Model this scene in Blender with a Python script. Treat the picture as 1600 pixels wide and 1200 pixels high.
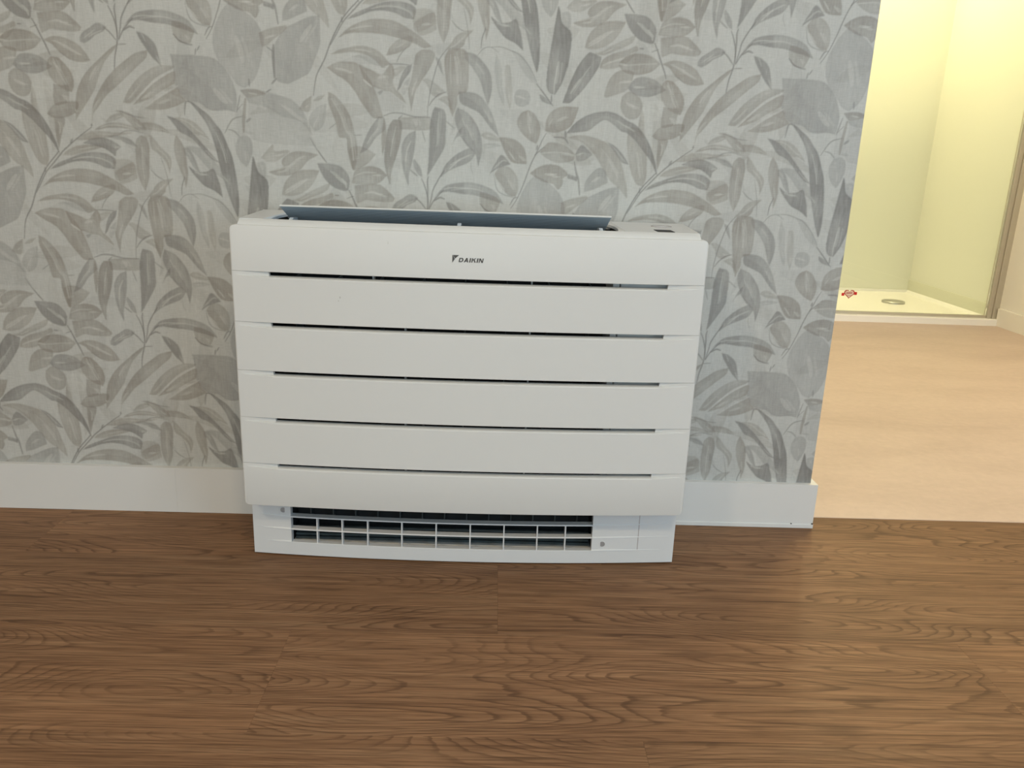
import bpy, bmesh, math, random
import numpy as np
from mathutils import Vector, Matrix

# ------------------------------------------------------------------ camera, light, exposure
scene = bpy.context.scene
C = scene.collection
for o in list(bpy.data.objects):
    bpy.data.objects.remove(o, do_unlink=True)

CAM = (0.0400, -1.4988, 0.7048)
YAW, PITCH, ROLL, FPX = 0.0258, -0.2753, 0.0366, 1264.6      # photograph 1600 x 1200
cam_data = bpy.data.cameras.new('camera')
cam = bpy.data.objects.new('camera', cam_data)
C.objects.link(cam)
fwd = Vector((math.sin(YAW) * math.cos(PITCH), math.cos(YAW) * math.cos(PITCH), math.sin(PITCH)))
rgt = Vector((math.cos(YAW), -math.sin(YAW), 0.0))
upv = rgt.cross(fwd)
r2 = math.cos(ROLL) * rgt + math.sin(ROLL) * upv
u2 = -math.sin(ROLL) * rgt + math.cos(ROLL) * upv
cam.matrix_world = Matrix(((r2.x, u2.x, -fwd.x, CAM[0]), (r2.y, u2.y, -fwd.y, CAM[1]),
                           (r2.z, u2.z, -fwd.z, CAM[2]), (0, 0, 0, 1)))
cam_data.sensor_fit = 'HORIZONTAL'
cam_data.sensor_width = 36.0
cam_data.lens = FPX / 1600 * 36.0
cam_data.clip_start = 0.02
scene.camera = cam

scene.view_settings.view_transform = 'Standard'
scene.view_settings.look = 'None'
scene.view_settings.gamma = 1.0
scene.view_settings.use_curve_mapping = False
scene.view_settings.exposure = -0.08

world = bpy.data.worlds.new('world')
scene.world = world
world.use_nodes = True
bg = world.node_tree.nodes['Background']
bg.inputs[0].default_value = (0.75, 0.87, 1.0, 1)
bg.inputs[1].default_value = 0.4


def area_light(name, loc, target, sx, sy, power, col):
    d = bpy.data.lights.new(name, 'AREA')
    d.shape = 'RECTANGLE'
    d.size, d.size_y, d.energy, d.color = sx, sy, power, col
    o = bpy.data.objects.new(name, d)
    C.objects.link(o)
    o.location = loc
    o.rotation_euler = (Vector(target) - Vector(loc)).to_track_quat('-Z', 'Y').to_euler()
    return o


# daylight through the rear window; narrow opening and its light added for wall glow
area_light('daylight_wide_window', (2.95, -3.36, 1.15), (2.95, 0, 1.15), 1.7, 2.1, 54, (0.62, 0.83, 1.0))
area_light('added_glow_light', (-0.25, -3.36, 0.95), (-0.25, 0, 0.95), 1.1, 1.7, 22, (0.68, 0.90, 1.0))

# ------------------------------------------------------------------ helpers
def mat(name, col, rough=0.5, spec=0.5, metal=0.0, emit=None, estr=0.0):
    m = bpy.data.materials.new(name)
    m.use_nodes = True
    b = m.node_tree.nodes['Principled BSDF']
    b.inputs['Base Color'].default_value = (*col, 1)
    b.inputs['Roughness'].default_value = rough
    b.inputs['Specular IOR Level'].default_value = spec
    b.inputs['Metallic'].default_value = metal
    if emit:
        b.inputs['Emission Color'].default_value = (*emit, 1)
        b.inputs['Emission Strength'].default_value = estr
    return m


def nd(m, kind, **kw):
    n = m.node_tree.nodes.new(kind)
    for k, v in kw.items():
        setattr(n, k, v)
    return n


def lk(m, a, b):
    m.node_tree.links.new(a, b)


def ramp(m, fac, stops):
    r = nd(m, 'ShaderNodeValToRGB')
    e = r.color_ramp.elements
    while len(e) < len(stops):
        e.new(0.5)
    for el, (p, c) in zip(e, stops):
        el.position = p
        el.color = (*c, 1) if len(c) == 3 else c
    lk(m, fac, r.inputs[0])
    return r.outputs[0]


def maths(m, op, a, b=None, clamp=False):
    n = nd(m, 'ShaderNodeMath', operation=op)
    n.use_clamp = clamp
    for i, v in enumerate((a, b)):
        if v is None:
            continue
        if isinstance(v, (int, float)):
            n.inputs[i].default_value = v
        else:
            lk(m, v, n.inputs[i])
    return n.outputs[0]


def mixc(m, blend, fac, a, b):
    n = nd(m, 'ShaderNodeMix', data_type='RGBA', blend_type=blend)
    for i, v in ((0, fac), (6, a), (7, b)):
        if isinstance(v, (int, float)):
            n.inputs[i].default_value = v
        elif isinstance(v, tuple):
            n.inputs[i].default_value = (*v, 1)
        else:
            lk(m, v, n.inputs[i])
    return n.outputs[2]


def noise(m, vec, scale, detail=2.0, rough=0.5, dist=0.0):
    n = nd(m, 'ShaderNodeTexNoise')
    lk(m, vec, n.inputs['Vector'])
    n.inputs['Scale'].default_value = scale
    n.inputs['Detail'].default_value = detail
    n.inputs['Roughness'].default_value = rough
    n.inputs['Distortion'].default_value = dist
    return n.outputs[0]


def mapping(m, vec, scale, loc=None):
    n = nd(m, 'ShaderNodeMapping')
    lk(m, vec, n.inputs[0])
    n.inputs['Scale'].default_value = scale
    if loc is not None:
        if isinstance(loc, tuple):
            n.inputs['Location'].default_value = loc
        else:
            lk(m, loc, n.inputs['Location'])
    return n.outputs[0]


def obj(name, me, m=None, parent=None):
    o = bpy.data.objects.new(name, me)
    C.objects.link(o)
    if m and not me.materials:
        me.materials.append(m)
    o.parent = parent
    return o


def empty(name, loc=(0, 0, 0)):
    o = bpy.data.objects.new(name, None)
    C.objects.link(o)
    o.location = loc
    o.empty_display_size = 0.05
    return o


def tag(o, label=None, cat=None, group=None, kind=None):
    for k, v in (('label', label), ('category', cat), ('group', group), ('kind', kind)):
        if v:
            o[k] = v
    return o


def to_mesh(bm, name, smooth=None):
    me = bpy.data.meshes.new(name)
    bmesh.ops.recalc_face_normals(bm, faces=bm.faces)
    bm.to_mesh(me)
    bm.free()
    if smooth:
        me.polygons.foreach_set('use_smooth', [True] * len(me.polygons))
        me.set_sharp_from_angle(angle=math.radians(smooth))
    return me


def add_box(bm, x0, x1, y0, y1, z0, z1):
    v = [bm.verts.new((x, y, z)) for x in (x0, x1) for y in (y0, y1) for z in (z0, z1)]
    for f in ((0, 1, 3, 2), (4, 6, 7, 5), (0, 4, 5, 1), (2, 3, 7, 6), (0, 2, 6, 4), (1, 5, 7, 3)):
        bm.faces.new([v[i] for i in f])
    return v


def box(name, x0, x1, y0, y1, z0, z1, m, parent=None, bevel=0.0, org=None):
    org = org or (0, 0, 0)
    bm = bmesh.new()
    add_box(bm, x0 - org[0], x1 - org[0], y0 - org[1], y1 - org[1], z0 - org[2], z1 - org[2])
    if bevel:
        bmesh.ops.bevel(bm, geom=list(bm.edges), offset=bevel, segments=2, affect='EDGES', profile=0.5)
    o = obj(name, to_mesh(bm, name), m, parent)
    o.location = org
    return o


def add_loft(bm, sections):
    """sections: list of lists of (x, y, z), all alike in length; closed cross-sections, capped ends"""
    rows = [[bm.verts.new(p) for p in s] for s in sections]
    n = len(rows[0])
    for a, b in zip(rows[:-1], rows[1:]):
        for i in range(n):
            j = (i + 1) % n
            bm.faces.new((a[i], a[j], b[j], b[i]))
    bm.faces.new(rows[0])
    bm.faces.new(list(reversed(rows[-1])))


def add_cyl(bm, c, r, depth, axis='y', seg=24):
    """solid disc: from c, going depth along the axis"""
    a, b = [], []
    for k in range(seg):
        t = 2 * math.pi * k / seg
        p, q = r * math.cos(t), r * math.sin(t)
        if axis == 'y':
            a.append(bm.verts.new((c[0] + p, c[1], c[2] + q)))
            b.append(bm.verts.new((c[0] + p, c[1] + depth, c[2] + q)))
        else:
            a.append(bm.verts.new((c[0] + p, c[1] + q, c[2])))
            b.append(bm.verts.new((c[0] + p, c[1] + q, c[2] + depth)))
    bm.faces.new(a)
    bm.faces.new(list(reversed(b)))
    for k in range(seg):
        j = (k + 1) % seg
        bm.faces.new((a[k], b[k], b[j], a[j]))


def add_ring(bm, c, r0, r1, depth, axis='y', seg=28):
    rows = []
    for r, d in ((r0, 0), (r1, 0), (r1, depth), (r0, depth)):
        row = []
        for k in range(seg):
            t = 2 * math.pi * k / seg
            p, q = r * math.cos(t), r * math.sin(t)
            row.append(bm.verts.new((c[0] + p, c[1] + d, c[2] + q) if axis == 'y' else (c[0] + p, c[1] + q, c[2] + d)))
        rows.append(row)
    for i in range(4):
        a, b = rows[i], rows[(i + 1) % 4]
        for k in range(seg):
            j = (k + 1) % seg
            bm.faces.new((a[k], a[j], b[j], b[k]))


# ------------------------------------------------------------------ materials
M_plastic = mat('white_plastic', (0.665, 0.675, 0.670), 0.42, 0.4)
M_plastic_cool = mat('white_plastic_grille', (0.66, 0.68, 0.70), 0.38, 0.45)
M_flap = mat('slate_plastic', (0.45, 0.515, 0.565), 0.4, 0.5)
M_dark = mat('dark_interior', (0.010, 0.013, 0.015), 0.6, 0.3)
M_vane = mat('dark_vane', (0.040, 0.055, 0.060), 0.45, 0.5)
M_black = mat('black_window', (0.012, 0.011, 0.010), 0.5, 0.2)
M_seam = mat('grey_seam', (0.42, 0.39, 0.40), 0.6, 0.3)
M_screw = mat('screw_steel', (0.36, 0.36, 0.37), 0.4, 0.5, 0.3)
M_logo = mat('logo_grey', (0.085, 0.082, 0.078), 0.5, 0.4)
M_paint = mat('white_skirting_paint', (0.68, 0.68, 0.67), 0.4, 0.4)
M_wallpaint = mat('wall_paint', (0.74, 0.73, 0.69), 0.7, 0.2)
M_bath = mat('bathroom_wall_paint', (0.86, 0.83, 0.76), 0.6, 0.3)
M_panel = mat('shower_wall_panel', (0.76, 0.77, 0.68), 0.22, 0.5)
M_tray = mat('shower_tray_white', (0.90, 0.89, 0.86), 0.25, 0.5)
M_alu = mat('brushed_aluminium', (0.52, 0.48, 0.40), 0.45, 0.5, 0.5)
M_drain = mat('drain_cover_steel', (0.45, 0.45, 0.42), 0.35, 0.5, 0.7)
M_red = mat('sticker_red', (0.55, 0.02, 0.02), 0.5, 0.3)
M_pink = mat('sticker_cream', (0.80, 0.66, 0.58), 0.5, 0.3)
M_ink = mat('sticker_ink', (0.42, 0.08, 0.07), 0.5, 0.3)


def glass_material():
    m = bpy.data.materials.new('clear_shower_glass')
    m.use_nodes = True
    nt = m.node_tree
    nt.nodes.clear()
    out = nd(m, 'ShaderNodeOutputMaterial')
    tr = nd(m, 'ShaderNodeBsdfTransparent')
    tr.inputs[0].default_value = (0.955, 0.975, 0.955, 1)
    gl = nd(m, 'ShaderNodeBsdfGlossy')
    gl.inputs['Roughness'].default_value = 0.02
    fr = nd(m, 'ShaderNodeFresnel')
    fr.inputs[0].default_value = 1.45
    mx = nd(m, 'ShaderNodeMixShader')
    lk(m, fr.outputs[0], mx.inputs[0])
    lk(m, tr.outputs[0], mx.inputs[1])
    lk(m, gl.outputs[0], mx.inputs[2])
    lk(m, mx.outputs[0], out.inputs[0])
    return m


M_glass = glass_material()


def wood_material():
    m = mat('brown_oak_vinyl', (0.17, 0.09, 0.042), 0.45, 0.20)
    b = m.node_tree.nodes['Principled BSDF']
    tc = nd(m, 'ShaderNodeTexCoord')
    oi = nd(m, 'ShaderNodeObjectInfo')
    off = nd(m, 'ShaderNodeCombineXYZ')
    lk(m, maths(m, 'MULTIPLY', oi.outputs['Random'], 37.0), off.inputs[0])
    lk(m, maths(m, 'MULTIPLY', oi.outputs['Random'], 91.0), off.inputs[1])
    add = nd(m, 'ShaderNodeVectorMath', operation='ADD')
    lk(m, tc.outputs['Object'], add.inputs[0])
    lk(m, off.outputs[0], add.inputs[1])
    P = add.outputs[0]
    # contour lines of a stretched height field: long grain that closes into cathedral loops
    h = noise(m, mapping(m, P, (1.25, 8.0, 1.0)), 1.0, 1.2, 0.45)
    wob = noise(m, mapping(m, P, (10.0, 70.0, 1.0)), 1.0, 2.0, 0.6)
    hh = maths(m, 'ADD', maths(m, 'MULTIPLY', h, 46.0), maths(m, 'MULTIPLY', wob, 0.8))
    ring = maths(m, 'FRACT', hh)
    line = ramp(m, ring, [(0.0, (0.0,) * 3), (0.50, (0.05,) * 3), (0.74, (0.35,) * 3), (0.86, (1,) * 3), (0.95, (0.9,) * 3), (1.0, (0.0,) * 3)])
    grain_on = ramp(m, noise(m, mapping(m, P, (1.6, 7.0, 1.0), (5.0, 2.0, 0)), 1.0, 3.0, 0.6), [(0.36, (0.15,) * 3), (0.60, (1.0,) * 3)])
    fibre = noise(m, mapping(m, P, (6.0, 330.0, 1.0)), 1.0, 4.0, 0.7)
    fibre2 = noise(m, mapping(m, P, (2.2, 60.0, 1.0)), 1.0, 4.0, 0.6)
    pores = ramp(m, noise(m, mapping(m, P, (7.0, 300.0, 1.0), (3, 1, 0)), 1.0, 3.0, 0.65), [(0.53, (0,) * 3), (0.63, (1,) * 3)])
    blotch = noise(m, mapping(m, P, (1.0, 3.0, 1.0), (9, 4, 0)), 1.3, 2.0)
    # knots
    vor = nd(m, 'ShaderNodeTexVoronoi', feature='F1')
    lk(m, mapping(m, P, (1.7, 5.4, 1.0), (2.3, 7.1, 0)), vor.inputs['Vector'])
    vor.inputs['Scale'].default_value = 1.0
    knot = ramp(m, vor.outputs['Distance'], [(0.0, (1,) * 3), (0.035, (0.8,) * 3), (0.085, (0.0,) * 3)])
    base = ramp(m, fibre2, [(0.25, (0.185, 0.097, 0.049)), (0.5, (0.268, 0.148, 0.079)), (0.78, (0.335, 0.202, 0.114))])
    base = mixc(m, 'MULTIPLY', 0.55, base, ramp(m, fibre, [(0.36, (0.30, 0.27, 0.25)), (0.58, (1.2, 1.2, 1.2))]))
    base = mixc(m, 'MULTIPLY', 0.5, base, ramp(m, blotch, [(0.3, (0.72, 0.70, 0.68)), (0.7, (1.2, 1.18, 1.15))]))
    amt = maths(m, 'MULTIPLY', maths(m, 'MULTIPLY', line, grain_on), 0.60)
    base = mixc(m, 'MIX', amt, base, (0.058, 0.027, 0.013))
    base = mixc(m, 'MIX', maths(m, 'MULTIPLY', pores, 0.45), base, (0.05, 0.024, 0.012))
    base = mixc(m, 'MIX', maths(m, 'MULTIPLY', knot, 0.55), base, (0.045, 0.020, 0.010))
    tone = ramp(m, oi.outputs['Random'], [(0.0, (0.92, 0.92, 0.92)), (1.0, (1.08, 1.06, 1.04))])
    base = mixc(m, 'MULTIPLY', 1.0, base, tone)
    lk(m, base, b.inputs['Base Color'])
    bump = nd(m, 'ShaderNodeBump')
    bump.inputs['Strength'].default_value = 0.12
    bump.inputs['Distance'].default_value = 0.001
    lk(m, maths(m, 'SUBTRACT', fibre, maths(m, 'MULTIPLY', line, 0.5)), bump.inputs['Height'])
    lk(m, bump.outputs[0], b.inputs['Normal'])
    lk(m, maths(m, 'ADD', maths(m, 'MULTIPLY', fibre2, 0.15), 0.50), b.inputs['Roughness'])
    return m


M_wood = wood_material()


def bath_floor_material():
    m = mat('beige_stone_vinyl', (0.55, 0.47, 0.38), 0.5, 0.3)
    b = m.node_tree.nodes['Principled BSDF']
    tc = nd(m, 'ShaderNodeTexCoord')
    P = tc.outputs['Object']
    a = noise(m, mapping(m, P, (1.2, 3.2, 1)), 1.6, 5.0, 0.6, 0.6)
    c = ramp(m, a, [(0.3, (0.535, 0.42, 0.36)), (0.5, (0.585, 0.463, 0.398)), (0.72, (0.625, 0.50, 0.43))])
    f = noise(m, mapping(m, P, (1, 1, 1)), 45.0, 4.0, 0.6)
    c = mixc(m, 'MULTIPLY', 0.5, c, ramp(m, f, [(0.3, (0.90,) * 3), (0.7, (1.06,) * 3)]))
    s = noise(m, mapping(m, P, (2.0, 9.0, 1), (4, 1, 0)), 2.0, 3.0, 0.5, 1.5)
    st = ramp(m, s, [(0.485, (0,) * 3), (0.5, (1,) * 3), (0.515, (0,) * 3)])
    c = mixc(m, 'MIX', maths(m, 'MULTIPLY', st, 0.22), c, (0.66, 0.57, 0.46))
    lk(m, c, b.inputs['Base Color'])
    return m


M_bathfloor = bath_floor_material()


def wallpaper_material():
    m = mat('leaf_print_wallpaper', (0.6, 0.6, 0.58), 0.42, 0.40)
    b = m.node_tree.nodes['Principled BSDF']
    at = nd(m, 'ShaderNodeAttribute', attribute_name='print')
    tc = nd(m, 'ShaderNodeTexCoord')
    P = tc.outputs['Object']
    wv = noise(m, mapping(m, P, (750.0, 1.0, 60.0)), 1.0, 2.0, 0.6)
    wh = noise(m, mapping(m, P, (60.0, 1.0, 750.0)), 1.0, 2.0, 0.6)
    lin = maths(m, 'MULTIPLY', maths(m, 'ADD', wv, wh), 0.5)
    big = noise(m, mapping(m, P, (40.0, 1.0, 9.0)), 1.0, 3.0, 0.6)
    c = mixc(m, 'MULTIPLY', 1.0, at.outputs['Color'], ramp(m, lin, [(0.36, (0.91, 0.91, 0.91)), (0.64, (1.08, 1.08, 1.08))]))
    c = mixc(m, 'MULTIPLY', 0.6, c, ramp(m, big, [(0.3, (0.93, 0.93, 0.93)), (0.7, (1.06, 1.06, 1.06))]))
    lk(m, c, b.inputs['Base Color'])
    bp = nd(m, 'ShaderNodeBump')
    bp.inputs['Strength'].default_value = 0.10
    bp.inputs['Distance'].default_value = 0.0006
    lk(m, lin, bp.inputs['Height'])
    lk(m, bp.outputs[0], b.inputs['Normal'])
    return m


M_paper = wallpaper_material()

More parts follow.
